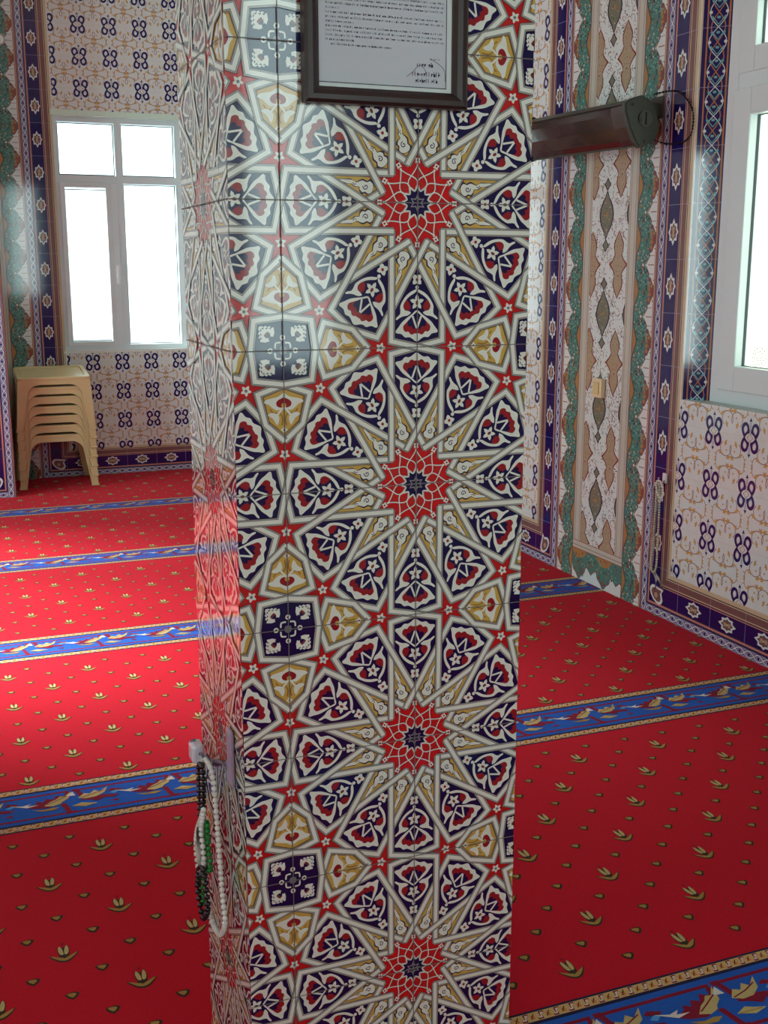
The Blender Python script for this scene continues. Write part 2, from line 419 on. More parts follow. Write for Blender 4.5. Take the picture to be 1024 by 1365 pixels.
def quat_field(p, rect, u0, v0, pu=.2, pv=.2):
    i0, i1 = int((rect[0] - u0) / pu) - 1, int((rect[1] - u0) / pu) + 2
    j0, j1 = int((rect[2] - v0) / pv) - 1, int((rect[3] - v0) / pv) + 2
    p.put([(rect[0], rect[2]), (rect[1], rect[2]), (rect[1], rect[3]), (rect[0], rect[3])], 'lilac', -.5)
    for i in range(i0, i1 + 1):
        for j in range(j0, j1 + 1):
            p.stamp(QUAT, u0 + i * pu, v0 + j * pv, .2, rect=rect)
    for i in range(i0, i1 + 1):
        x = u0 + i * pu; p.put([(x - .0005, rect[2]), (x + .0005, rect[2]), (x + .0005, rect[3]), (x - .0005, rect[3])], 'sage', .6, rect)
    for j in range(j0, j1 + 1):
        y = v0 + j * pv; p.put([(rect[0], y - .0005), (rect[1], y - .0005), (rect[1], y + .0005), (rect[0], y + .0005)], 'sage', .6, rect)

def make_border_ornament():
    m = Motif()   # x along the border, y across; metres
    pts = []
    for i in range(16):
        a = i * PI / 8; rx, ry = (.045, .031) if i % 2 == 0 else (.033, .025)
        pts.append((rx * math.cos(a) * (1.12 if i in (0, 8) else 1), ry * math.sin(a)))
    m.poly(smooth(pts, 2), 'lilac', 3)
    m.poly(smooth([(x * .70, y * .70) for x, y in pts], 2), 'ink', 4)
    m.poly(smooth([(x * .60, y * .60) for x, y in pts], 2), 'plum', 5)
    m.poly(circ(.012, 0, .009, 8), 'sand', 6); m.poly(circ(-.012, 0, .009, 8), 'sand', 6); m.poly(circ(0, 0, .005, 6), 'cream', 7)
    return m
BORN = make_border_ornament()
# bands across the border, measured from its outer edge
BANDS = [(0, .004, 'ink'), (.004, .009, 'orange'), (.009, .012, 'cobalt'), (.012, .048, 'chain'), (.048, .052, 'cobalt'), (.052, .056, 'ink'), (.056, .064, 'pinkline'),
         (.064, .068, 'ink'), (.068, .137, 'cobalt'), (.137, .141, 'pinkline'), (.141, .146, 'ink'), (.146, .150, 'cream'), (.150, .176, 'plum'), (.176, .180, 'cream'), (.180, .184, 'ink'), (.184, .2, 'cream')]
def chain(p, along, c0, c1, a0, a1, rect):
    """interlaced white squiggle on the lilac band"""
    mid, amp = (c0 + c1) / 2, (c1 - c0) * .36; n = max(1, int(round((a1 - a0) / .05)))
    st = (a1 - a0) / n
    for ph in (0, PI):
        m = Motif()
        pts = [(a0 + st * i / 6, mid + amp * math.sin(PI * i / 6 + ph)) for i in range(6 * n + 1)]
        m.line(pts, .0085, 'cobalt', 2 if ph else 3); m.line(pts, .0045, 'lilac', 3 if ph else 4)
        for q, k, L in m.p: p.put(q if along == 'u' else [(b, a) for a, b in q], k, L, rect)
    for i in range(n):
        c = circ(a0 + st * (i + .5), mid, .006, 6); p.put(c if along == 'u' else [(b, a) for a, b in c], 'cobalt', 3, rect)
def border(p, edge, sgn, v0, v1, lo=True, off=0., floor_cut=.014, u_end=None, orn=.1):
    """vertical blue border whose outer edge is u=edge going inward by sgn; with a foot border along the floor to u_end"""
    for c0, c1, k in BANDS:
        a, b = sorted((edge + sgn * c0, edge + sgn * c1))
        z = max(0, c0 - floor_cut) if lo else v0
        p.put([(a, z), (b, z), (b, v1), (a, v1)], k, 1)
        if lo and u_end is not None:
            z0, z1 = c0 - floor_cut, c1 - floor_cut
            a, b = sorted((edge + sgn * c1, u_end))
            if z1 > 0: p.put([(a, max(0, z0)), (b, max(0, z0)), (b, z1), (a, z1)], k, 1)
    cc = edge + sgn * .030
    chain(p, 'v', *sorted((edge + sgn * .012, edge + sgn * .048)), v0, v1, None)
    z = off + .1 + (.2 if lo else 0)
    while z < v1:
        if z > v0: p.stamp(BORN, edge + sgn * .1025, z, 1, PI / 2)
        z += .2
    z = off + .2
    while z < v1:
        a, b = sorted((edge + sgn * .056, edge + sgn * .2)); p.put([(a, z - .0006), (b, z - .0006), (b, z + .0006), (a, z + .0006)], 'pale', 2); z += .2
    if lo and u_end is not None:
        a, b = sorted((edge + sgn * .05, u_end)); chain(p, 'u', 0, .034, a, b, None)
        u = edge + sgn * (.2 + orn)
        while (u_end - u) * sgn > 0:
            p.stamp(BORN, u, .0885, 1, 0)
            x = u - sgn * .1; p.put([(x - .0006, .042), (x + .0006, .042), (x + .0006, .186), (x - .0006, .186)], 'pale', 2); u += sgn * .2
        # teardrop in the corner
        t = smooth([(0, 0), (.028, .012), (.03, .034), (.012, .046), (.012, .062), (-.004, .05), (-.03, .03), (-.028, .008)], 2)
        ct = Motif(); ct.poly([(x * 1.5, y * 1.35) for x, y in t], 'lilac', 3); ct.poly([(x * 1.08, .008 + y * .98) for x, y in t], 'plum', 4); ct.poly(circ(0, .028, .012, 8), 'sand', 5)
        p.stamp(ct, edge + sgn * .094, .062, 1, -sgn * .7 if sgn > 0 else .7)

def scallop(p, edge, sgn, v0, v1, off):
    """green scalloped edge strip of a panel: white, teal lobes, ochre, pale band - .2 wide"""
    U = lambda c: edge + sgn * c
    r = (*sorted((U(0), U(.2))), v0, v1)
    p.put([(r[0], v0), (r[1], v0), (r[1], v1), (r[0], v1)], 'lilac', 0)
    a, b = sorted((U(.002), U(.008))); p.put([(a, v0), (b, v0), (b, v1), (a, v1)], 'orange', 1)
    a, b = sorted((U(.092), U(.136))); p.put([(a, v0), (b, v0), (b, v1), (a, v1)], 'gold', 1)
    a, b = sorted((U(.136), U(.139))); p.put([(a, v0), (b, v0), (b, v1), (a, v1)], 'ink', 3)
    a, b = sorted((U(.139), U(.200))); p.put([(a, v0), (b, v0), (b, v1), (a, v1)], 'sage', 3)
    for c in (.141, .152, .186, .197):
        a, b = sorted((U(c), U(c + .003))); p.put([(a, v0), (b, v0), (b, v1), (a, v1)], 'taupe', 4)
    outer = [(.070, 0), (.058, .014), (.048, .026), (.042, .036), (.046, .046), (.030, .052), (.024, .066), (.018, .080), (.010, .090), (.008, .100)]
    inner = [(.137, 0), (.136, .02), (.132, .04), (.124, .06), (.114, .08), (.108, .1)]
    full = lambda l: l + [(c, .2 - z) for c, z in reversed(l[:-1])]
    O, I = full(outer), full(inner)
    rnd = random.Random(3)
    dots = []
    for q in range(120):
        z = rnd.uniform(0, .2); t = z if z < .1 else .2 - z
        lo = .064 - .5 * t; hi = .134 - .24 * t
        dots.append((rnd.uniform(lo, hi), z, rnd.choice(['mint', 'teal2', 'mint', 'teal2', 'teal2', 'mint', 'sage', 'gold', 'rust']), rnd.uniform(.002, .0055)))
    for q in range(16): dots.append((rnd.uniform(.02, .045), .1 + rnd.uniform(-.045, .045), 'rust' if q % 2 else 'gold', rnd.uniform(.005, .009)))
    z = off - .2
    while z < v1:
        pts = [(U(c), z + t) for c, t in smooth(O, 2, False)] + [(U(c), z + t) for c, t in reversed(I)]
        p.put(pts, 'teal', 2, r)
        m = Motif(); m.line([(U(c), z + t) for c, t in smooth(O, 2, False)], .005, 'plum', 3); m.line([(U(c), z + t) for c, t in I], .004, 'ink', 3)
        br = [(U(.046 - .03 * math.sin(PI * i / 8)), z + .052 + .096 * i / 8) for i in range(9)]
        m.line(br, .022, 'plum', 3)
        for c, t, k, rr in dots: m.poly(circ(U(c), z + t, rr, 6), k, 4)
        m.poly(flower(U(.085), z, .014, 4, 12, 0, .35), 'plum', 5); m.poly(circ(U(.085), z, .006, 6), 'lilac', 6)
        for t in (.0, .035, .165): m.line([(U(.012), z + t), (U(.05), z + t)], .0025 if t else .004, 'taupe', 2)
        for t in (.06, .08, .12, .14): m.line([(U(.006), z + t), (U(.016), z + t + .003)], .003, 'teal2', 3)
        for q, k, L in m.p: p.put(q, k, L, r)
        z += .2

def make_panel_field(p, u0, u1, v0, v1, ud, zd):
    """speckled field with leaf diamonds at ud + .2i (every .4 m) and long vases between"""
    r = (u0, u1, v0, v1)
    p.put([(u0, v0), (u1, v0), (u1, v1), (u0, v1)], 'lilac', 0)
    rnd = random.Random(5)
    big = smooth([(0, .095), (.016, .068), (.038, .040), (.050, 0), (.038, -.040), (.016, -.068), (0, -.095), (-.016, -.068), (-.038, -.040), (-.050, 0), (-.038, .040), (-.016, .068)], 2)
    sm = [(0, .026), (.012, .010), (.023, 0), (.012, -.010), (0, -.026), (-.012, -.010), (-.023, 0), (-.012, .010)]
    half = [(.0, .135), (.016, .112), (.032, .085), (.032, .062), (.024, .040), (.036, .022), (.062, 0)]
    vase = half + [(x, -z) for x, z in reversed(half[:-1])]; vase = vase + [(-x, z) for x, z in reversed(vase[1:-1])]
    big_m, vs = Motif(), Motif()
    big_m.poly([(x * 1.08, y * 1.04) for x, y in big], 'ink', 2); big_m.poly([(x * .9, y * .95) for x, y in big], 'olive', 3)
    for q in range(26):
        a, t = rnd.uniform(0, 6.28), rnd.uniform(.1, .85); big_m.poly(circ(.044 * t * math.cos(a), .075 * t * math.sin(a), rnd.uniform(.002, .004), 5), rnd.choice(['teal2', 'gold', 'sage', 'rust']), 4)
    big_m.poly(flower(0, 0, .012, 4, 12, 0, .3), 'gold', 5)
    for s in (1, -1):
        for q, k, L in [([(x * 1.15, s * .122 + y * 1.1) for x, y in sm], 'ink', 2), ([(x * .8, s * .122 + y * .8) for x, y in sm], 'olive', 3)]: big_m.poly(q, k, L)
    vs.poly([(x * 1.1, y * 1.02) for x, y in vase], 'brown', 2); vs.poly([(x * .9, y * .97) for x, y in vase], 'sand', 3)
    for q in range(60):
        t = rnd.uniform(-.11, .11); w = .024 if abs(t) > .03 else .036; vs.poly(circ(rnd.uniform(-w, w), t, rnd.uniform(.0015, .003), 5), rnd.choice(['taupe', 'olive', 'rust', 'cream', 'plum']), 4)
    for i in range(-3, 4):
        for j in range(-1, 10):
            z = zd + .4 * j
            p.stamp(big_m, ud + .2 * i, z, rect=r); p.stamp(vs, ud - .1 + .2 * i, z - .2, rect=r)
    u = u0
    n = int((u1 - u0) * (v1 - v0) / .00024)
    for q in range(n):
        x, z = rnd.uniform(u0, u1), rnd.uniform(v0, v1)
        k = rnd.choice(['ink', 'cobalt', 'taupe', 'taupe', 'pale', 'plum']); rr = rnd.uniform(.0018, .0040)
        if q % 3: p.put(circ(x, z, rr, 5), k, 1, r)
        else:
            a = rnd.uniform(0, 3.1); m = Motif(); m.line([(x + .014 * math.cos(a + t) * (1 - .2 * t), z + .014 * math.sin(a + t)) for t in (0, .7, 1.4, 2.1)], .0030, 'taupe', 1)
            for qq, kk, L in m.p: p.put(qq, kk, L, r)

TOP = H - .002
# ---------- right wall: U runs away from the camera's side (towards -y) so that U x V points into the room
def right_pat(): return Pat((XR, 0, 0), (0, -1, 0), (0, 0, 1), G)       # u = -y
p = right_pat()
quat_field(p, (-2.073, -.55, .186, RW[2]), -1.862, .388)
quat_field(p, (-RW[0] + .001, -.55, RW[2], 2.4), -1.862, .388)
quat_field(p, (-2.073, -.55, 2.4, TOP), -1.862, .388)
p.build('quatrefoil_tile_field', wr)
p = right_pat()
quat_field(p, (-6.22, -3.147, .186, TOP), -3.147, .2)
p.build('quatrefoil_tile_field', wr)
p = right_pat(); border(p, -2.273, 1, 0, TOP, True, 0, u_end=-.55, orn=.155); p.build('blue_tile_border', wr)
p = right_pat(); border(p, -2.947, -1, 0, TOP, True, 0, u_end=-6.22); p.build('blue_tile_border', wr)
p = right_pat()
scallop(p, -2.273, -1, 0, TOP, .18); scallop(p, -2.947, 1, 0, TOP, .18)
# foot of the green panel
fr = (-2.808, -2.412, 0, .175)
p.put([(fr[0], 0), (fr[1], 0), (fr[1], .175), (fr[0], .175)], 'lilac', 4.2)
foot = Motif()
oc = [(0, .04), (.014, .052), (.028, .062), (.036, .066), (.046, .060), (.052, .040), (.066, .030), (.080, .020), (.090, .008), (.100, .004)]
oc = oc + [(.2 - a, b) for a, b in reversed(oc[:-1])]
rnd = random.Random(9)
for k in range(-1, 3):
    x0 = -2.55 - .1 + .2 * (k - 1) + .0
    foot.poly([(x0 + a, b) for a, b in smooth(oc, 2, False)] + [(x0 + .2, .135), (x0, .135)], 'teal', 5)
    foot.line([(x0 + a, b) for a, b in smooth(oc, 2, False)], .005, 'plum', 6)
    foot.poly(smooth([(x0 + .04, .135), (x0 + .07, .105), (x0 + .1, .098), (x0 + .13, .105), (x0 + .16, .135)], 2), 'gold', 5.5)
    for q in range(46):
        a = rnd.uniform(0, .2); foot.poly(circ(x0 + a, rnd.uniform(.055, .125), rnd.uniform(.003, .006), 6), rnd.choice(['mint', 'teal2', 'mint', 'rust', 'gold', 'plum']), 6.5)
    for q in range(9): foot.poly(circ(x0 + .1 + rnd.uniform(-.035, .035), rnd.uniform(.02, .05), rnd.uniform(.005, .008), 6), rnd.choice(['plum', 'rust']), 6.5)
foot.poly([(fr[0], .135), (fr[1], .135), (fr[1], .175), (fr[0], .175)], 'sage', 7)
for z in (.135, .15, .171): foot.poly([(fr[0], z), (fr[1], z), (fr[1], z + .003), (fr[0], z + .003)], 'rust' if z != .15 else 'taupe', 8)
for q, k, L in foot.p: p.put(q, k, L, fr)
make_panel_field(p, -2.747, -2.473, .175, TOP, -2.635, .381)
p.build('green_tile_panel', wr)

# splayed reveal of the right window with its lattice tiles
jA, jB = Vector((XR, 2.068, RW[2])), Vector((2.252, 1.985, RW[2])); wj = (jB - jA).length
bm = bmesh.new(); prism(bm, [(XR, 2.068), (2.252, 1.985), (2.252, 2.068)], (RW[2], RW[3]), lambda a, b, d: (a, b, d))
rev = from_bm('splayed_reveal', bm, G['navy'], wr)
p = Pat(jA, (jB - jA).normalized(), (0, 0, 1), G, (0, wj, 0, RW[3] - RW[2]))
hh = RW[3] - RW[2]
p.put([(0, 0), (wj, 0), (wj, hh), (0, hh)], 'cobalt', 0)
for c0, c1, k in ((0, .006, 'cream'), (.020, .025, 'orange'), (wj - .013, wj - .007, 'orange')): p.put([(c0, 0), (c1, 0), (c1, hh), (c0, hh)], k, 2)
lat = Motif(); cx, am = (.025 + wj - .013) / 2, (wj - .038) / 2 - .004
for ph, k, w in ((0, 'lilac', .0028), (PI, 'lilac', .0028)):
    lat.line([(cx + am * math.sin(PI * i / 8 + ph), .2 * i / 16) for i in range(17)], w, k, 3)
for ph in (PI / 2, -PI / 2):
    lat.line([(cx + am * .8 * math.sin(2 * PI * i / 12 + ph), .2 * i / 12) for i in range(13)], .0034, 'orange', 4)
for z in (.02, .075, .12, .17):
    for s in (1, -1):
        lat.poly(smooth([(cx + s * .010, z + .004), (cx + s * .016, z + .010), (cx + s * .022, z + .018), (cx + s * .026, z + .012), (cx + s * .020, z + .004)], 2), 'cyan', 5)
        lat.line([(cx, z - .012), (cx + s * .016, z + .008)], .003, 'cyan', 5)
    lat.poly(circ(cx, z + .012, .007, 7, .005), 'cyan', 5)
for z in (.05, .15):
    for s in (1, -1): lat.poly(circ(cx + s * am * .9, z, .006, 7), 'lilac', 5)
for j in range(8):
    z0 = .12 + .2 * (j - 1); p.stamp(lat, 0, z0)
    p.put([(0, z0 - .0006), (wj, z0 - .0006), (wj, z0 + .0006), (0, z0 + .0006)], 'pale', 6)
p.build('lattice_tile_strip', rev)
boxes('window_ledge', [((XR + .002, RW[0], RW[2] - .03), (2.30, 2.06, RW[2] + .001))], mat('grey_green_marble', (150, 160, 150), .25, .5, var=.25, scale=30), wr)

# ---------- far wall
def back_pat(): return Pat((0, YB, 0), (1, 0, 0), (0, 0, 1), G)
p = back_pat()
quat_field(p, (.375, XR, .172, BW[2]), .7325, .754 - .195 * 3, .1925, .195)
quat_field(p, (BW[1], XR, BW[2], BW[3]), .7325, .754 - .195 * 3, .1925, .195)
p.build('quatrefoil_tile_field', wb)
p = back_pat(); quat_field(p, (.375, XR, BW[3], TOP), .748, 2.479, .1925, .19); p.build('quatrefoil_tile_field', wb)
p = back_pat(); border(p, .168, 1, 0, TOP, True, .06, u_end=XR, orn=.067); p.build('blue_tile_border', wb)
p = back_pat(); scallop(p, .168, -1, 0, TOP, .136); p.build('green_tile_panel', wb)
p = back_pat(); p.put([(XL, 0), (-.032, 0), (-.032, TOP), (XL, TOP)], 'lilac', 0); p.build('plain_tile_field', wb)

# window in the far wall
def glazing(root, name, lst, m): return boxes(name, lst, m, root)
def ring(x0, x1, z0, z1, w, y0, y1):
    return [((x0, y0, z0), (x0 + w, y1, z1)), ((x1 - w, y0, z0), (x1, y1, z1)), ((x0 + w, y0, z0), (x1 - w, y1, z0 + w)), ((x0 + w, y0, z1 - w), (x1 - w, y1, z1))]
y0 = YB + .03
w1 = boxes('window_1', ring(BW[0], BW[1], BW[2], 2.315, .036, y0, y0 + .06) + [((.754, y0 + .002, BW[2] + .036), (.797, y0 + .058, 2.279)), ((.396, y0 + .002, 1.905), (.754, y0 + .058, 1.953)), ((.797, y0 + .002, 1.905), (1.144, y0 + .058, 1.953))], upvc)
boxes('head_tile_strip', [((BW[0], YB - .002, 2.313), (BW[1], y0 + .06, 2.347))], glaze('lit_mint_white', (206, 232, 216)), w1)  # brightness of the window-lit soffit is put into this pale glaze
tag(w1, kind='structure')
boxes('sash', ring(.394, .712, .862, 1.906, .030, y0 - .012, y0 + .05) + [((.712, y0 - .012, .862), (.755, y0 + .05, 1.906))], upvc, w1, .002)
gz = []
for a, b, c, d in ((.398, .752, 1.955, 2.277), (.799, 1.142, 1.955, 2.277), (.424, .714, .892, 1.868), (.799, 1.142, .868, 1.903)):
    gz += [((a, y0 + .03, c), (a + .006, y0 + .034, d)), ((b - .006, y0 + .03, c), (b, y0 + .034, d)), ((a, y0 + .03, d - .006), (b, y0 + .034, d)), ((a, y0 + .03, c), (b, y0 + .034, c + .006))]
    boxes('pane', [((a, y0 + .036, c), (b, y0 + .040, d))], clear, w1)
boxes('gasket', gz, gasket, w1)
bm = bmesh.new(); box(bm, (.722, y0 - .018, 1.30), (.740, y0 - .012, 1.39), 0, .003); box(bm, (.725, y0 - .045, 1.365), (.737, y0 - .012, 1.380), 0, .003); box(bm, (.724, y0 - .052, 1.265), (.738, y0 - .040, 1.385), 0, .004)
from_bm('handle', bm, mat('white_handle', (235, 235, 235), .3, .5), w1)
boxes('window_ledge', [((BW[0], YB - .004, BW[2] - .012), (BW[1], YB + .09, BW[2] + .004))], mat('pale_marble', (214, 220, 214), .3, .5, var=.1), w1)

# window in the right wall
x0 = 2.25
def ringx(ya, yb, za, zb, w, xa, xb): return [((xa, ya, za), (xb, ya + w, zb)), ((xa, yb - w, za), (xb, yb, zb)), ((xa, ya + w, za), (xb, yb - w, za + w)), ((xa, ya + w, zb - w), (xb, yb - w, zb))]
w2 = boxes('window_2', ringx(RW[0], 1.985, RW[2], RW[3], .055, x0, x0 + .06) + [((x0 + .002, RW[0] + .055, 1.975), (x0 + .058, 1.93, 2.035))], upvc)
tag(w2, kind='structure')
boxes('sash', ringx(RW[0] + .02, 1.934, .930, 1.978, .091, x0 - .012, x0 + .05), upvc, w2, .004)
boxes('glazing_bead', ringx(RW[0] + .05, 1.932, 2.030, 2.35, .082, x0 - .004, x0 + .05), upvc, w2, .003)
boxes('gasket', ringx(RW[0] + .105, 1.849, 1.015, 1.893, .008, x0 + .022, x0 + .033) + ringx(RW[0] + .127, 1.855, 2.105, 2.275, .008, x0 + .024, x0 + .033), gasket, w2)
pl = boxes('pane', [((x0 + .034, RW[0] + .08, 1.0), (x0 + .038, 1.845, 1.92))], creamy, w2)
boxes('pane', [((x0 + .034, RW[0] + .1, 2.08), (x0 + .038, 1.852, 2.31))], creamy, w2)
# faint etched rosette on the lower pane
etch = mat('etched_cream', (232, 214, 170), .8, .2); bm = bmesh.new()
for k in range(3):
    for i in range(6 + 5 * k):
        a = 2 * PI * i / (6 + 5 * k); rr = .010 + .013 * k
        q = [bm.verts.new((x0 + .0335, 1.765 + rr * math.cos(a) + .0036 * math.cos(t), 1.055 + rr * math.sin(a) + .0036 * math.sin(t))) for t in [PI / 3 * s for s in range(6)]]
        bm.faces.new(q)
from_bm('etched_rosette', bm, etch, pl)

# unseen windows lighting the hall; some are added for their light alone
def unseen_window(name, axis, pos, sgn, a0, a1, z0, z1):
    bs = []
    def B(a, b, c, d, t0=.10, t1=.16):
        s0, s1 = sorted((pos + sgn * t0, pos + sgn * t1))
        return ((s0, a, c), (s1, b, d)) if axis == 'x' else ((a, s0, c), (b, s1, d))
    am = (a0 + a1) / 2
    for q in ((a0, a0 + .06, z0, z1), (a1 - .06, a1, z0, z1), (a0 + .06, a1 - .06, z0, z0 + .06), (a0 + .06, a1 - .06, z1 - .06, z1), (am - .04, am + .04, z0 + .06, z1 - .06))[:5 if a1 - a0 > .6 else 4]: bs.append(B(*q))
    o = tag(boxes(name, bs, upvc), kind='structure')
    boxes('pane', [B(a0 + .06, am - .04, z0 + .06, z1 - .06, .13, .134), B(am + .04, a1 - .06, z0 + .06, z1 - .06, .13, .134)] if a1 - a0 > .6 else [B(a0 + .06, a1 - .06, z0 + .06, z1 - .06, .13, .134)], clear, o)
for i, (a, b, c, d) in enumerate(LWs): unseen_window('window_%d' % (3 + i), 'x', XL, -1, a, b, c, d)
for i, (a, b, c, d) in enumerate(FW): unseen_window('window_%d' % (5 + i), 'y', YF, -1, a, b, c, d)

# ---------- pier at the left edge
pier = boxes('trim_1', [((-.66, 5.63, 0), (-.036, YB, TOP))], G['lilac']); tag(pier, kind='structure')
p = Pat((0, 5.63, 0), (1, 0, 0), (0, 0, 1), G)
border(p, -.036, -1, 0, TOP, True, .1, u_end=-.46); border(p, -.66, 1, 0, TOP, True, .1)
quat_field(p, (-.46, -.236, .186, TOP), -.348, .39)
p.build('blue_tile_border', pier)

# ------------------------------------------------------------------ carpet pattern
p = Pat((0, 0, 0), (1, 0, 0), (0, 1, 0), K, (XL, XR, YF, YB), eps=.00025)
tul = Motif()
tul.poly(smooth([(0, -.020), (.016, -.013), (.034, .013), (.025, .012), (.011, .003), (.014, .024), (.011, .050), (0, .040), (-.011, .050), (-.014, .024), (-.011, .003), (-.025, .012), (-.034, .013), (-.016, -.013)], 2), 'dark', 0)
for sg in (1, -1):
    tul.poly(smooth([(sg * .001, .012), (sg * .009, .014), (sg * .012, .032), (sg * .009, .048), (sg * .003, .036)], 2), 'cream', 1)
    tul.poly(smooth([(0, -.014), (sg * .014, -.008), (sg * .031, .013), (sg * .014, .004), (0, -.004)], 2), 'tulip', 1)
tul.poly(circ(0, .056, .004, 5, .006), 'dred', 1)
bud = Motif(); bud.poly(smooth([(-.016, .008), (0, -.014), (.016, .006), (.004, .014)], 2), 'dark', 0); bud.poly(smooth([(-.011, .008), (0, -.006), (.009, .006), (0, .010)], 2), 'tulip', 1)
bands = [(-1.33, -1.08), (-.10, .146), (1.222, 1.470), (2.525, 2.785), (3.795, 4.035), (5.045, 5.25), (-2.6, -2.35), (-3.9, -3.65)]
def free(y): return all(y < a - .02 or y > b + .02 for a, b in bands)
PX, PY = .1335, .1425
for i in range(-18, 20):
    for j in range(-24, 40):
        x, y = -.16 + PX * i, 1.080 + PY * j
        if y < -1.4: continue
        if free(y):
            if (i + j) % 2 == 0: p.stamp(tul, x, y - .008, .88)
            else: p.stamp(bud, x, y, .9)
        if free(y + PY / 2): p.stamp(bud, x + PX / 2, y + PY / 2, .9)
p.build('tulip_motifs', floor)
PB = .2655
for bi, (a, b) in enumerate(bands[:6]):
    p = Pat((0, 0, 0), (1, 0, 0), (0, 1, 0), K, (XL, XR, a, b), eps=.0003)
    w = b - a; Y = lambda t: a + w * t
    def strip(t0, t1, k, L): p.put([(XL, Y(t0)), (XR, Y(t0)), (XR, Y(t1)), (XL, Y(t1))], k, L)
    strip(0, 1, 'navy', 0); strip(.025, .125, 'gold', 1); strip(.875, .975, 'gold', 1)
    strip(.16, .84, 'blue', 1); strip(.225, .262, 'dred', 2); strip(.738, .775, 'dred', 2)
    n = int((XR - XL) / .033)
    for q in range(n):
        x = XL + .033 * q
        for t in (.028, .878):
            m = Motif(); h = w * .094; yy = Y(t)
            m.line([(x + .002, yy + h * .15), (x + .010, yy + h * .15), (x + .012, yy + h * .85), (x + .020, yy + h * .85)], .0055, 'dred', 2)
            m.line([(x + .004, yy + h * .25), (x + .010, yy + h * .25), (x + .013, yy + h * .75), (x + .018, yy + h * .75)], .003, 'white', 3)
            m.poly([(x + .022, yy + h * .2), (x + .030, yy + h * .2), (x + .030, yy + h * .6), (x + .022, yy + h * .7)], 'orange', 2)
            m.line([(x + .021, yy + h * .2), (x + .031, yy + h * .8)], .002, 'dark', 3)
            for qq, k, L in m.p: p.put(qq, k, L)
    for q in range(-9, 10):
        hx = -.192 + PB * q; m = Motif(); mid = Y(.5)
        P2 = lambda lst: [(hx + x, mid + z * w) for x, z in lst]
        # hooked dark red frames meeting at the hook
        m.line(P2([(.000, .255), (.012, .255), (.026, .0)]), .014, 'dred', 3)
        m.line(P2([(-.030, -.02), (-.018, -.255), (-.002, -.255)]), .014, 'dred', 3)
        m.line(P2([(-.034, .255), (-.012, .255), (-.02, .12)]), .009, 'dred', 3)
        m.poly(P2([(-.012, .34), (.004, .34), (-.004, -.34), (-.020, -.34)]), 'blue', 2.5)
        # spiky leaf to the left of the hook: dark red back, cream breast, white tail
        m.poly(P2([(-.128, .02), (-.098, .06), (-.092, .12), (-.078, .08), (-.068, .15), (-.052, .11), (-.042, .19), (-.026, .15), (-.002, .25), (-.010, .10), (-.034, .0), (-.068, -.07), (-.102, -.04)]), 'dred', 4)
        m.poly(P2([(-.078, -.02), (-.060, .06), (-.044, .10), (-.034, .15), (-.022, .14), (-.004, .235), (-.013, .08), (-.030, .02), (-.036, -.02), (-.056, -.05)]), 'cream', 5)
        m.line(P2([(-.070, .0), (-.046, .06), (-.016, .14)]), .003, 'dred', 6)
        m.poly(P2([(-.160, .10), (-.130, .06), (-.108, .085), (-.118, .04), (-.090, .03), (-.120, .0), (-.140, .05)]), 'white', 5)
        m.poly(P2([(-.108, -.07), (-.088, -.13), (-.058, -.145), (-.040, -.10), (-.058, -.085), (-.08, -.10)]), 'tulip', 5)
        m.poly(P2([(-.165, .16), (-.138, .12), (-.150, .08), (-.178, .12)]), 'dred', 4)
        # leaf to the right of the hook
        m.poly(P2([(.010, .05), (.028, .14), (.042, .11), (.056, .18), (.068, .13), (.092, .22), (.080, .09), (.056, .02), (.030, .01)]), 'cream', 5)
        m.poly(P2([(.012, .0), (.040, .03), (.072, .04), (.118, -.01), (.098, -.05), (.076, -.03), (.058, -.08), (.036, -.03)]), 'dred', 4.4)
        m.line(P2([(.016, .05), (.050, .09), (.080, .15)]), .003, 'dred', 6)
        m.poly(P2([(-.010, -.12), (.016, -.07), (.032, -.10), (.056, -.13), (.024, -.17)]), 'cream', 5); m.line(P2([(-.004, -.125), (.046, -.13)]), .003, 'tulip', 6)
        m.poly(P2([(.092, .06), (.112, .12), (.116, .07), (.104, .03)]), 'sky', 4); m.poly(P2([(-.02, .13), (.0, .22), (.006, .12)]), 'white', 5.5)
        m.poly(P2([(.086, -.13), (.110, -.10), (.106, -.16)]), 'dred', 4)
        for qq, k, L in m.p: p.put(qq, k, L)
    p.build('carpet_band', floor)

# ------------------------------------------------------------------ the tiled column
CX0, CX1, CD = -.0706, .3780, .2888
column = boxes('column', [((CX0, 0, 0), (CX1, CD, H))], G['red'])
tag(column, 'square column clad in glossy red, navy and ochre star-patterned tiles', 'column', kind='thing')
V0 = .2585
p = Pat((CX0, 0, 0), (1, 0, 0), (0, 0, 1), G); star_face(p, CX1 - CX0, H, .2 - CX0, V0); p.build('front_tile_face', column)
p = Pat((CX0, CD, 0), (0, -1, 0), (0, 0, 1), G); star_face(p, CD, H, CD / 2, V0); p.build('side_tile_face', column)
p = Pat((CX1, 0, 0), (0, 1, 0), (0, 0, 1), G); star_face(p, CD, H, CD / 2, V0); p.build('side_tile_face', column)

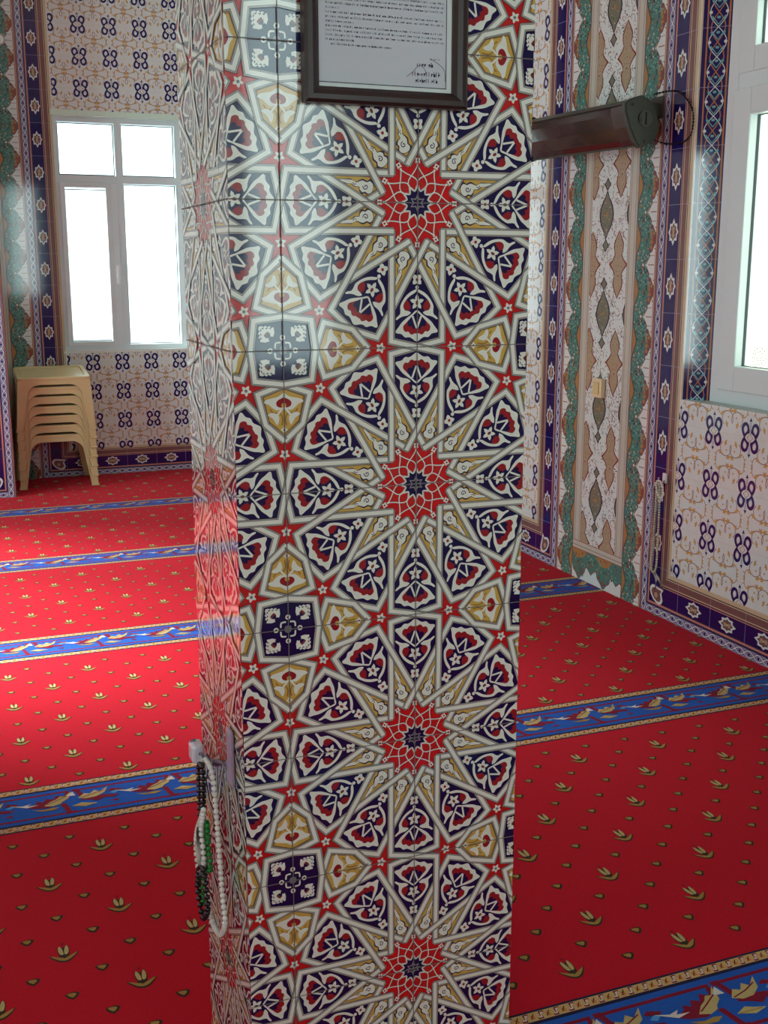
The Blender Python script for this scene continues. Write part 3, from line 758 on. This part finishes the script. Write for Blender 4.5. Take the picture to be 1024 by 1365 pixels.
# ------------------------------------------------------------------ framed document
doc = thing('framed_document', 'dark wooden picture frame with a printed page, hung high on the tiled column', 'framed document', (0.149, -.002, 1.583))
wood = mat('dark_wood', (46, 27, 25), .35, .5, var=.25, scale=60)
bm = bmesh.new()
W2, HH, fw = .1175, .335, .021
prof = [(0, 0), (0, .016), (.004, .020), (.010, .021), (.016, .017), (fw, .012), (fw, 0)]   # (inward, depth)
loop = []
for cxs, czs in ((-1, 0), (1, 0), (1, 1), (-1, 1)):
    loop.append([bm.verts.new((cxs * (W2 - a), -d, (a if czs == 0 else HH - a))) for a, d in prof])
for i in range(4):
    A, B = loop[i], loop[(i + 1) % 4]
    for k in range(len(prof)): bm.faces.new((A[k], B[k], B[(k + 1) % len(prof)], A[(k + 1) % len(prof)]))
bmesh.ops.recalc_face_normals(bm, faces=bm.faces[:])
from_bm('frame', bm, wood, doc)
boxes('backing_board', [((-W2 + .01, -.006, .01), (W2 - .01, -.001, HH - .01))], mat('backing', (215, 212, 205), .8, .2), doc)
pap = boxes('page', [((-W2 + fw, -.0075, fw), (W2 - fw, -.0062, HH - fw))], mat('paper', (200, 200, 206), .7, .25), doc)
ink = mat('print_ink', (96, 94, 104), .8, .2); dink = mat('dark_ink', (50, 48, 62), .8, .2); edge = mat('page_edge', (60, 60, 66), .7, .2); white = mat('page_margin', (214, 216, 214), .6, .3)
PM = dict(ink=ink, dark=dink, edge=edge, white=white)
pt = Pat((.149, -.0096, 1.583), (1, 0, 0), (0, 0, 1), PM, eps=.0001)
bx0, bx1, bz0 = -W2 + fw, W2 - fw, fw
for (a, b, c, d) in ((bx0, bx1, bz0, bz0 + .0055), (bx1 - .0075, bx1, bz0, HH - fw), ): pt.put([(a, c), (b, c), (b, d), (a, d)], 'white', 0)
pt.put([(bx0, bz0 + .0055), (bx1 - .0075, bz0 + .0055), (bx1 - .0075, bz0 + .0066), (bx0, bz0 + .0066)], 'edge', 1)
pt.put([(bx1 - .0086, bz0 + .0055), (bx1 - .0075, bz0 + .0055), (bx1 - .0075, HH - fw), (bx1 - .0086, HH - fw)], 'edge', 1)
rnd = random.Random(21)
def greek(xa, xb, z, h, k, tilt=-.004):
    x = xa
    while x < xb:
        n = rnd.randint(2, 9)
        for q in range(n):
            if x > xb: break
            t = h * (1.5 if rnd.random() < .25 else 1.); s = h * .22; dz = tilt * (x - xa)
            pt.put([(x, z + dz), (x + s, z + dz), (x + s, z + dz + t), (x, z + dz + t)], k, 2)
            if rnd.random() < .6: pt.put([(x, z + dz + (h * .8 if rnd.random() < .5 else 0)), (x + h * .7, z + dz + (h * .8 if rnd.random() < .5 else 0)), (x + h * .7, z + dz + h), (x, z + dz + h * .8)], k, 2)
            x += h * .85
        x += h * .7
z = .0735
for i in range(38):
    xa, xb = bx0 + .011, bx1 - .013
    if i == 0: xa, xb = bx0 + .018, bx0 + .105
    if i in (1, 5, 8, 12, 17, 23): xb = bx0 + .03 + .02 * (i % 4)
    greek(xa, xb, z, .0021, 'ink'); z += .0056
greek(.045, .066, .0535, .0042, 'dark'); greek(.038, .077, .0415, .0042, 'dark'); greek(.043, .074, .0335, .0036, 'dark'); greek(.064, .078, .063, .0018, 'ink')
sg = Motif()
sg.line(smooth([(.030, .040), (.038, .046), (.050, .056), (.058, .046), (.046, .043)], 4, False), .0008, 'ink', 2); sg.line(smooth([(.066, .064), (.078, .058), (.086, .050), (.087, .036)], 4, False), .0008, 'ink', 2)
for q, k, L in sg.p: pt.put(q, k, L)
to = pt.build('printed_text', pap); to.matrix_parent_inverse = Matrix.Identity(4)
to.location = -Vector((0.149, -.002, 1.583))

# ------------------------------------------------------------------ electric heater on the right wall
heat = thing('electric_heater', 'dark olive tube heater mounted on the green tile panel of the wall', 'heater', (2.06, 2.23, 1.9))
shell = mat('heater_shell', (62, 66, 58), .5, .4, var=.1); black = mat('heater_black', (30, 28, 28), .55, .4)
dglass = mat('smoked_glass', (60, 42, 40), .08, .6, coat=.5); chrome = mat('polished_steel', (190, 186, 182), .12, .5, metal=1.)
hl, t0 = .84, .02
def hp(a, b, d): # a: out of the wall (-x), b: up, d: along +y ; slight rise
    return (-a, d, b + d * .02)
def rot(pts, t): return [(x * math.cos(t) - y * math.sin(t), x * math.sin(t) + y * math.cos(t)) for x, y in pts]
th = -.42
back = [(.018, .082), (-.03, .078), (-.056, .052), (-.064, .015), (-.064, -.02), (-.054, -.054), (-.028, -.076), (.018, -.080)]
outer = rot([(.046, .082)] + back + [(.046, -.080), (.040, -.074), (-.024, -.066), (-.046, -.048), (-.054, -.018), (-.054, .015), (-.048, .046), (-.024, .070), (.040, .076)], th)
bm = bmesh.new(); prism(bm, outer, (.03, hl - .03), hp); from_bm('housing', bm, shell, heat)
refl = rot([(.036, .070), (-.01, .064), (-.036, .036), (-.042, 0), (-.036, -.036), (-.01, -.060), (.036, -.068), (.038, -.066), (-.007, -.057), (-.032, -.034), (-.038, 0), (-.032, .034), (-.007, .061), (.038, .068)], th)
bm = bmesh.new(); prism(bm, refl, (.04, hl - .04), hp); from_bm('reflector', bm, mat('reflector_steel', (120, 104, 98), .3, .5, metal=.9), heat)
fg = rot([(.040, .074), (.047, .05), (.050, 0), (.047, -.05), (.040, -.074), (.037, -.07), (.044, -.05), (.047, 0), (.044, .05), (.037, .07)], th)
bm = bmesh.new(); prism(bm, fg, (.11, hl - .035), hp); from_bm('front_glass', bm, dglass, heat, smooth=False)
fg2 = rot([(.041, .076), (.049, .05), (.052, 0), (.049, -.05), (.041, -.076), (.034, -.07), (.034, .07)], th)
bm = bmesh.new(); prism(bm, fg2, (.03, .11), hp); from_bm('front_collar', bm, mat('amber_brown', (60, 40, 32), .3, .5), heat)
for zz in (.03, -.03):
    bm = bmesh.new(); c = rot([(.008, zz)], th)[0]; tube(bm, [hp(c[0], c[1], .05), hp(c[0], c[1], hl - .05)], .008); from_bm('quartz_tube', bm, mat('quartz', (190, 170, 160), .2, .5), heat)
capo = rot([(.054, .060), (.044, .086), (.01, .090), (-.035, .084), (-.062, .056), (-.071, .015), (-.071, -.022), (-.060, -.060), (-.032, -.084), (.01, -.088), (.044, -.085), (.054, -.060), (.058, 0)], th)
for d in ((-.002, .03), (hl - .03, hl)):
    bm = bmesh.new(); prism(bm, capo, d, hp)
    es = [e for e in bm.edges if abs((e.verts[0].co - e.verts[1].co).y) < .001]
    bmesh.ops.bevel(bm, geom=es, offset=.006, segments=2, affect='EDGES')
    cap = from_bm('end_cap', bm, shell if d[0] < .1 else black, heat)
    if d[0] < .1:
        bm = bmesh.new(); tube(bm, [hp(-.012, .008, -.002), hp(-.012, .008, -.008)], .030, 20); from_bm('dial', bm, mat('dial_grey', (78, 80, 76), .45, .4), cap)
        bm = bmesh.new(); box(bm, hp(-.010, .03, -.012), hp(-.014, -.014, -.007)); from_bm('pointer', bm, black, cap)
        for a, b in rot([(.02, .070), (.02, -.070)], th):
            bm = bmesh.new(); tube(bm, [hp(a, b, -.001), hp(a, b, -.005)], .005, 8); from_bm('screw', bm, black, cap)
for d in (.06, hl - .1):
    bm = bmesh.new(); box(bm, (.04, d, .03), (.121, d + .03, .075)); box(bm, (.116, d - .02, .02), (.1215, d + .05, .1)); from_bm('wall_bracket', bm, mat('bracket', (70, 66, 56), .5, .4), heat)
O = Vector((2.06, 2.23, 1.9))
pts = smooth([(2.324, 2.012), (2.229, 2.011), (2.158, 1.994), (2.095, 1.944), (2.073, 1.895), (2.086, 1.84), (2.142, 1.819), (2.236, 1.825), (2.285, 1.850)], 5, False)
path3 = [Vector((2.174 - (.05 * max(0, (i - 34)) / 8), y, z)) - O for i, (y, z) in enumerate(pts)]
bm = bmesh.new(); tube(bm, path3, .0042, 8); from_bm('power_cord', bm, black, heat)

# ------------------------------------------------------------------ small wall things
sw = thing('wall_switch', 'small cream light switch on the green tile panel', 'light switch', (XR - .001, 2.626, .87))
cr = mat('cream_plastic', (222, 200, 158), .35, .5)
bm = bmesh.new(); box(bm, (-.022, -.036, -.04), (-.0005, .036, .04), 0, .004); from_bm('plate', bm, cr, sw)
bm = bmesh.new(); box(bm, (-.028, -.020, -.026), (-.020, .020, .026), 0, .003); from_bm('rocker', bm, mat('rocker', (206, 186, 130), .35, .5), sw)
fx = thing('wall_fixture', 'round white fixture on the far wall, above the stacked stools', 'wall fixture', (.078, YB - .002, 2.735))
bm = bmesh.new(); tube(bm, [(0, 0, 0), (0, -.012, 0), (0, -.02, 0)], [.036, .038, .028], 24); from_bm('disc', bm, mat('white_plastic', (232, 232, 226), .4, .5), fx)

# ------------------------------------------------------------------ stack of plastic stools
plast = mat('beige_plastic', (196, 174, 128), .26, .5, var=.05, scale=12)
SX0, SX1, SY0, SY1, SH = .022, .462, 5.845, 6.19, .337
scx, scy = (SX0 + SX1) / 2, (SY0 + SY1) / 2
def make_stool():
    root = thing('plastic_stool', '', 'stool', (scx, scy, 0))
    hx, hy = (SX1 - SX0) / 2, (SY1 - SY0) / 2; th_ = .0038
    bm = bmesh.new()
    # seat: raised rim around a sunken panel
    def rect(ax, ay, z, r=.03, n=4):
        out = []
        for (sx, sy, a0) in ((1, 1, 0), (-1, 1, PI / 2), (-1, -1, PI), (1, -1, 1.5 * PI)):
            for i in range(n + 1):
                a = a0 + PI / 2 * i / n; out.append(bm.verts.new((sx * (ax - r) + r * math.cos(a), sy * (ay - r) + r * math.sin(a), z)))
        return out
    rings = [rect(hx - .004, hy - .004, SH - .022), rect(hx, hy, SH - .018), rect(hx, hy, SH - .004), rect(hx - .005, hy - .005, SH), rect(hx - .028, hy - .028, SH), rect(hx - .032, hy - .032, SH - .006)]
    for A, B in zip(rings, rings[1:]):
        n = len(A)
        for i in range(n): bm.faces.new((A[i], A[(i + 1) % n], B[(i + 1) % n], B[i]))
    bm.faces.new(rings[-1]); bm.faces.new(rings[0][::-1])
    bmesh.ops.recalc_face_normals(bm, faces=bm.faces[:])
    from_bm('seat', bm, plast, root)
    # four sides with an arched opening; sides splay outward to the feet
    sp = .022
    def side(name, half, other, flipxy):
        bm = bmesh.new()
        arch = []
        lw0, lw1, za, zt = .056, .042, .225, SH - .046
        n = 8; xi = half - lw0
        op = [(-(half + sp - lw1), 0)]
        for i in range(n + 1):
            a = PI - (PI / 2) * i / n; rr = .075
            op.append((-xi + rr + rr * math.cos(a), zt - rr + rr * math.sin(a)))
        op += [(-x, z) for x, z in reversed(op)]
        outl = op + [(half + sp, 0), (half - .003, SH - .018), (-(half - .003), SH - .018), (-(half + sp), 0)]
        def at(x, z, d):
            y = -(other - .003 + sp * (1 - z / SH)) + d
            return (x, y, z) if not flipxy else (y, x, z)
        lo = [bm.verts.new(at(x, z, 0)) for x, z in outl]; hi = [bm.verts.new(at(x, z, th_)) for x, z in outl]
        m = len(outl); bm.faces.new(lo); bm.faces.new(hi)
        for i in range(m): bm.faces.new((lo[i], lo[(i + 1) % m], hi[(i + 1) % m], hi[i]))
        # rolled lip along the opening
        lip = [at(x, z, .001) for x, z in op]
        tube(bm, lip, .0024, 6)
        bmesh.ops.recalc_face_normals(bm, faces=bm.faces[:])
        return bm
    for sx in (0, 1):
        for fl in (False, True):
            bm = side('apron', hx if not fl else hy, hy if not fl else hx, fl)
            if sx: bmesh.ops.rotate(bm, verts=bm.verts[:], cent=(0, 0, 0), matrix=Matrix.Rotation(PI, 3, 'Z'))
            from_bm('apron', bm, plast, root)
    for sx in (1, -1):
        for sy in (1, -1):
            bm = bmesh.new(); X, Y = hx + sp - .003, hy + sp - .003
            box(bm, (sx * X, sy * (Y - .042), 0), (sx * (X + .007), sy * (Y + .007), .009), 0, .002); box(bm, (sx * (X - .042), sy * Y, 0), (sx * X, sy * (Y + .007), .009), 0, .002)
            from_bm('foot', bm, plast, root)
    return root
def copy_tree(o, parent=None):
    c = o.copy(); COL.objects.link(c); c.parent = parent
    for ch in o.children: copy_tree(ch, c)
    return c
stool = make_stool()
order = ['bottom stool of the beige stack, standing on the red carpet', 'second beige plastic stool from the bottom of the stack', 'third beige plastic stool from the bottom of the stack',
         'middle beige plastic stool of the seven in the stack', 'third beige plastic stool from the top of the stack', 'second beige plastic stool from the top of the stack', 'top beige plastic stool of the stack, its flat seat in view']
pos = Vector((scx, scy, .003))
for i in range(7):
    o = stool if i == 0 else copy_tree(stool)
    a = math.radians(1.25) * i; o.rotation_euler = (a, 0, 0); o.location = pos; pos = pos + Matrix.Rotation(a, 3, 'X') @ Vector((0, 0, .0655)); o['label'] = order[i]; o['group'] = 'beige plastic stools stacked by the window'

# ------------------------------------------------------------------ prayer beads
def resample(pts, step, closed):
    P = [Vector(q) for q in pts]; out = []; carry = 0.
    seg = list(zip(P, P[1:] + ([P[0]] if closed else [])))
    if not closed: seg = list(zip(P, P[1:]))
    for a, b in seg:
        l = (b - a).length; t = carry
        while t < l: out.append(a.lerp(b, t / l)); t += step
        carry = t - l
    return out
def ball(name, r, m):
    bm = bmesh.new(); bmesh.ops.create_icosphere(bm, subdivisions=2, radius=r)
    me = bpy.data.meshes.new(name); bm.to_mesh(me); bm.free(); me.materials.append(m)
    for q in me.polygons: q.use_smooth = True
    return me
def strand(label, path, r, m, cordm, single=False, closed=True, group=None, tassel=None):
    """path: list of world xyz"""
    P = [Vector(q) for q in path]
    k = 4; dense = []
    n = len(P)
    for i in range(n if closed else n - 1):
        g = lambda j: P[j % n] if closed else P[max(0, min(n - 1, j))]
        p0, p1, p2, p3 = g(i - 1), g(i), g(i + 1), g(i + 2)
        for s in range(k):
            t = s / k; dense.append(.5 * (2 * p1 + (p2 - p0) * t + (2 * p0 - 5 * p1 + 4 * p2 - p3) * t * t + (3 * p1 - p0 - 3 * p2 + p3) * t ** 3))
    base = max(dense, key=lambda q: q.z).copy()
    root = thing('prayer_beads', label, 'prayer beads', base, group)
    bm = bmesh.new(); tube(bm, [q - base for q in dense], r * .3, 6, closed); from_bm('cord', bm, cordm, root)
    pos = resample(dense, r * 1.92, closed)
    if single:
        me = ball('bead', r, m)
        for q in pos[:100]: link('bead', me, root, q - base)
    else:
        bm = bmesh.new()
        for q in pos: bmesh.ops.create_icosphere(bm, subdivisions=1, radius=r, matrix=Matrix.Translation(q - base))
        for f in bm.faces: f.smooth = True
        tag(from_bm('beads', bm, m, root), kind='stuff')
    if tassel:
        bm = bmesh.new()
        for tp in tassel: tube(bm, [Vector(q) - base for q in tp], [.004] + [.005] * (len(tp) - 2) + [.003], 6)
        from_bm('tassel', bm, cordm, root)
    return root
pearl = mat('pearl_bead', (226, 222, 214), .25, .5); blackb = mat('black_bead', (24, 20, 22), .25, .5); greenb = mat('green_bead', (20, 128, 48), .25, .5)
wcord = mat('white_cord', (204, 198, 188), .8, .2); gcord = mat('green_cord', (16, 86, 36), .8, .2); bcord = mat('black_cord', (20, 18, 18), .8, .2)
creamb = mat('cream_bead', (196, 194, 166), .3, .5); greyb = mat('grey_bead', (176, 176, 186), .3, .5)
def left(pts, x): return [(x, y, z) for y, z in pts]
hook = thing('wall_hook', 'lavender plastic wall hook on the left side of the tiled column', 'hook', (CX0 - .0015, .065, .645))
lav = mat('lavender_plastic', (170, 150, 176), .4, .5)
bm = bmesh.new(); box(bm, (-.006, -.016, -.045), (0, .016, .045), 0, .004); from_bm('back_plate', bm, lav, hook)
bm = bmesh.new(); tube(bm, [(-.004, .01, -.015), (-.012, .05, -.03), (-.02, .10, -.04), (-.024, .135, -.045), (-.030, .15, -.03)], .006, 10); from_bm('arm', bm, lav, hook)
bm = bmesh.new(); box(bm, (-.036, .125, -.062), (-.016, .158, -.030), 0, .005); from_bm('clear_tip', bm, mat('clear_plastic', (222, 222, 236), .1, .6), hook)
wl_ = [(0.138, 0.607), (0.167, 0.602), (0.185, 0.584), (0.192, 0.551), (0.192, 0.513), (0.192, 0.475), (0.194, 0.441), (0.198, 0.397), (0.186, 0.361), (0.173, 0.337), (0.153, 0.323), (0.121, 0.323), (0.093, 0.333), (0.065, 0.361), (0.057, 0.384), (0.068, 0.412), (0.077, 0.46), (0.086, 0.508), (0.095, 0.556), (0.105, 0.590), (0.118, 0.604)]
strand('longest string of white prayer beads hanging on the column side', left(wl_, -.094), .0046, pearl, wcord, single=True, group='prayer beads on the column')
strand('black prayer beads hanging inside the top of the long white string', left([(0.15, 0.600), (0.167, 0.589), (0.17, 0.548), (0.171, 0.501), (0.162, 0.491), (0.151, 0.505), (0.139, 0.562), (0.138, 0.595)], -.103), .0055, blackb, bcord, group='prayer beads on the column')
strand('short bunch of white prayer beads tied below the black ones on the column', left([(0.11, 0.543), (0.131, 0.518), (0.16, 0.487), (0.178, 0.454), (0.176, 0.427), (0.164, 0.413), (0.138, 0.428), (0.123, 0.45), (0.127, 0.474), (0.134, 0.498)], -.110), .0050, pearl, wcord, group='prayer beads on the column',
       tassel=[[(-.110, .160, .487), (-.112, .158, .455), (-.112, .150, .418)], [(-.110, .150, .495), (-.113, .150, .455), (-.112, .140, .415)], [(-.110, .140, .495), (-.113, .142, .455), (-.112, .132, .42)]])
strand('bright green prayer beads hanging on the column side', left([(0.127, 0.512), (0.121, 0.477), (0.11, 0.446), (0.122, 0.431), (0.174, 0.409), (0.194, 0.385), (0.197, 0.355), (0.191, 0.334), (0.173, 0.351), (0.166, 0.386)], -.102), .0050, greenb, gcord, group='prayer beads on the column')
strand('black prayer beads looped at the bottom below the green ones', left([(0.15, 0.422), (0.161, 0.402), (0.167, 0.377), (0.154, 0.356), (0.134, 0.343), (0.107, 0.364), (0.096, 0.388), (0.104, 0.411), (0.112, 0.431), (0.126, 0.437)], -.112), .0056, blackb, bcord, group='prayer beads on the column')
hook2 = thing('wall_hook', 'white hook on the blue tile border under the heater', 'hook', (XR - .001, 2.134, .565))
bm = bmesh.new(); box(bm, (-.008, -.014, -.02), (-.0008, .014, .02), 0, .003); from_bm('back_plate', bm, mat('white_hook', (214, 206, 204), .4, .5), hook2)
bm = bmesh.new(); tube(bm, [(-.006, 0, -.012), (-.02, 0, -.020), (-.032, 0, -.012), (-.034, 0, .004)], .005, 10); from_bm('arm', bm, lav, hook2)
gw = [(2.162, 0.541), (2.181, .52), (2.185, 0.42), (2.192, 0.274), (2.193, 0.22), (2.176, 0.191), (2.16, 0.224), (2.158, 0.336), (2.152, 0.461), (2.148, .52)]
strand('greyish prayer beads, the string nearest the green panel under the heater', [(2.158, y, z) for y, z in gw], .0046, greyb, wcord, group='prayer beads on the right wall',
       tassel=[[(2.160, 2.176, .191), (2.165, 2.14, .16), (2.168, 2.148, .111)], [(2.160, 2.16, .195), (2.165, 2.128, .163), (2.168, 2.095, .121)]])
pg = [(2.142, 0.548), (2.149, .53), (2.150, 0.427), (2.155, 0.301), (2.159, 0.21), (2.142, 0.185), (2.124, 0.218), (2.123, 0.344), (2.125, 0.467), (2.130, 0.536)]
strand('cream prayer beads hanging beside the greyish string under the heater', [(2.150, y, z) for y, z in pg], .0052, creamb, wcord, group='prayer beads on the right wall')
strand('short loop of pale prayer beads bunched on the hook under the heater', [(2.147, y, z) for y, z in [(2.134, 0.557), (2.109, 0.547), (2.105, 0.505), (2.118, 0.49), (2.138, 0.51), (2.15, 0.542)]], .0052, pearl, wcord, group='prayer beads on the right wall')

# ------------------------------------------------------------------ daylight
W = bpy.data.worlds.new('overcast_sky'); S.world = W; W.use_nodes = True
nt = W.node_tree; bg = nt.nodes['Background']; bg.inputs[0].default_value = (.79, .98, 1.0, 1)
# bright hazy sky on the sun's side (towards -x), dimmer on the other
tc = nt.nodes.new('ShaderNodeTexCoord'); dt = nt.nodes.new('ShaderNodeVectorMath'); dt.operation = 'DOT_PRODUCT'; dt.inputs[1].default_value = (-.80, -.64, .10)
nt.links.new(tc.outputs['Generated'], dt.inputs[0])
mxm = nt.nodes.new('ShaderNodeMath'); mxm.operation = 'MAXIMUM'; mxm.inputs[1].default_value = 0; nt.links.new(dt.outputs['Value'], mxm.inputs[0])
ma = nt.nodes.new('ShaderNodeMath'); ma.operation = 'MULTIPLY_ADD'; ma.inputs[1].default_value = 7.0; ma.inputs[2].default_value = 2.4
nt.links.new(mxm.outputs[0], ma.inputs[0]); nt.links.new(ma.outputs[0], bg.inputs[1])
sun = bpy.data.lights.new('hazy_sun', 'SUN'); sun.energy = 20; sun.angle = math.radians(22); sun.color = (.96, .98, 1.0)
so = bpy.data.objects.new('hazy_sun', sun); COL.objects.link(so)
so.rotation_euler = Vector((.74, -.45, -.67)).to_track_quat('-Z', 'Y').to_euler()
def portal(loc, rot, sx, sy):
    l = bpy.data.lights.new('daylight_portal', 'AREA'); l.shape = 'RECTANGLE'; l.size = sx; l.size_y = sy; l.cycles.is_portal = True
    o = bpy.data.objects.new('daylight_portal', l); COL.objects.link(o); o.location = loc; o.rotation_euler = rot
for a, b, c, d in LWs: portal((XL - .2, (a + b) / 2, (c + d) / 2), (0, -PI / 2, 0), d - c, b - a)
for a, b, c, d in FW: portal(((a + b) / 2, YF - .2, (c + d) / 2), (PI / 2, 0, 0), b - a, d - c)
portal(((BW[0] + BW[1]) / 2, YB + .22, (BW[2] + BW[3]) / 2), (-PI / 2, 0, 0), BW[1] - BW[0], BW[3] - BW[2])
portal((XR + .16, (RW[0] + RW[1]) / 2, (RW[2] + RW[3]) / 2), (0, PI / 2, 0), RW[3] - RW[2], RW[1] - RW[0])

# ------------------------------------------------------------------ camera
Rm = ((0.929662752, -0.368411456, -0.000408286), (-0.078107639, -0.196016351, -0.977484929), (0.360036615, 0.90876322, -0.21100485))
cd = bpy.data.cameras.new('camera'); cam = bpy.data.objects.new('camera', cd); COL.objects.link(cam)
right, down, fwd = (Vector(r) for r in Rm)
M = Matrix((right, -down, -fwd)).transposed().to_4x4(); M.translation = Vector((-0.447893622, -1.507876886, 1.37))
cam.matrix_world = M
cd.sensor_fit = 'VERTICAL'; cd.sensor_height = 36; cd.sensor_width = 27; cd.lens = 1509.168951 * 36 / 1365; cd.clip_start = .02
S.camera = cam
S.view_settings.view_transform = 'Standard'; S.view_settings.look = 'None'; S.view_settings.gamma = 1; S.view_settings.use_curve_mapping = False
S.view_settings.exposure = 0.45
S.cycles.use_denoising = True
S.cycles.max_bounces = 8; S.cycles.diffuse_bounces = 5; S.cycles.glossy_bounces = 4; S.cycles.transparent_max_bounces = 8
S.cycles.caustics_reflective = False; S.cycles.caustics_refractive = False; S.cycles.sample_clamp_indirect = 8
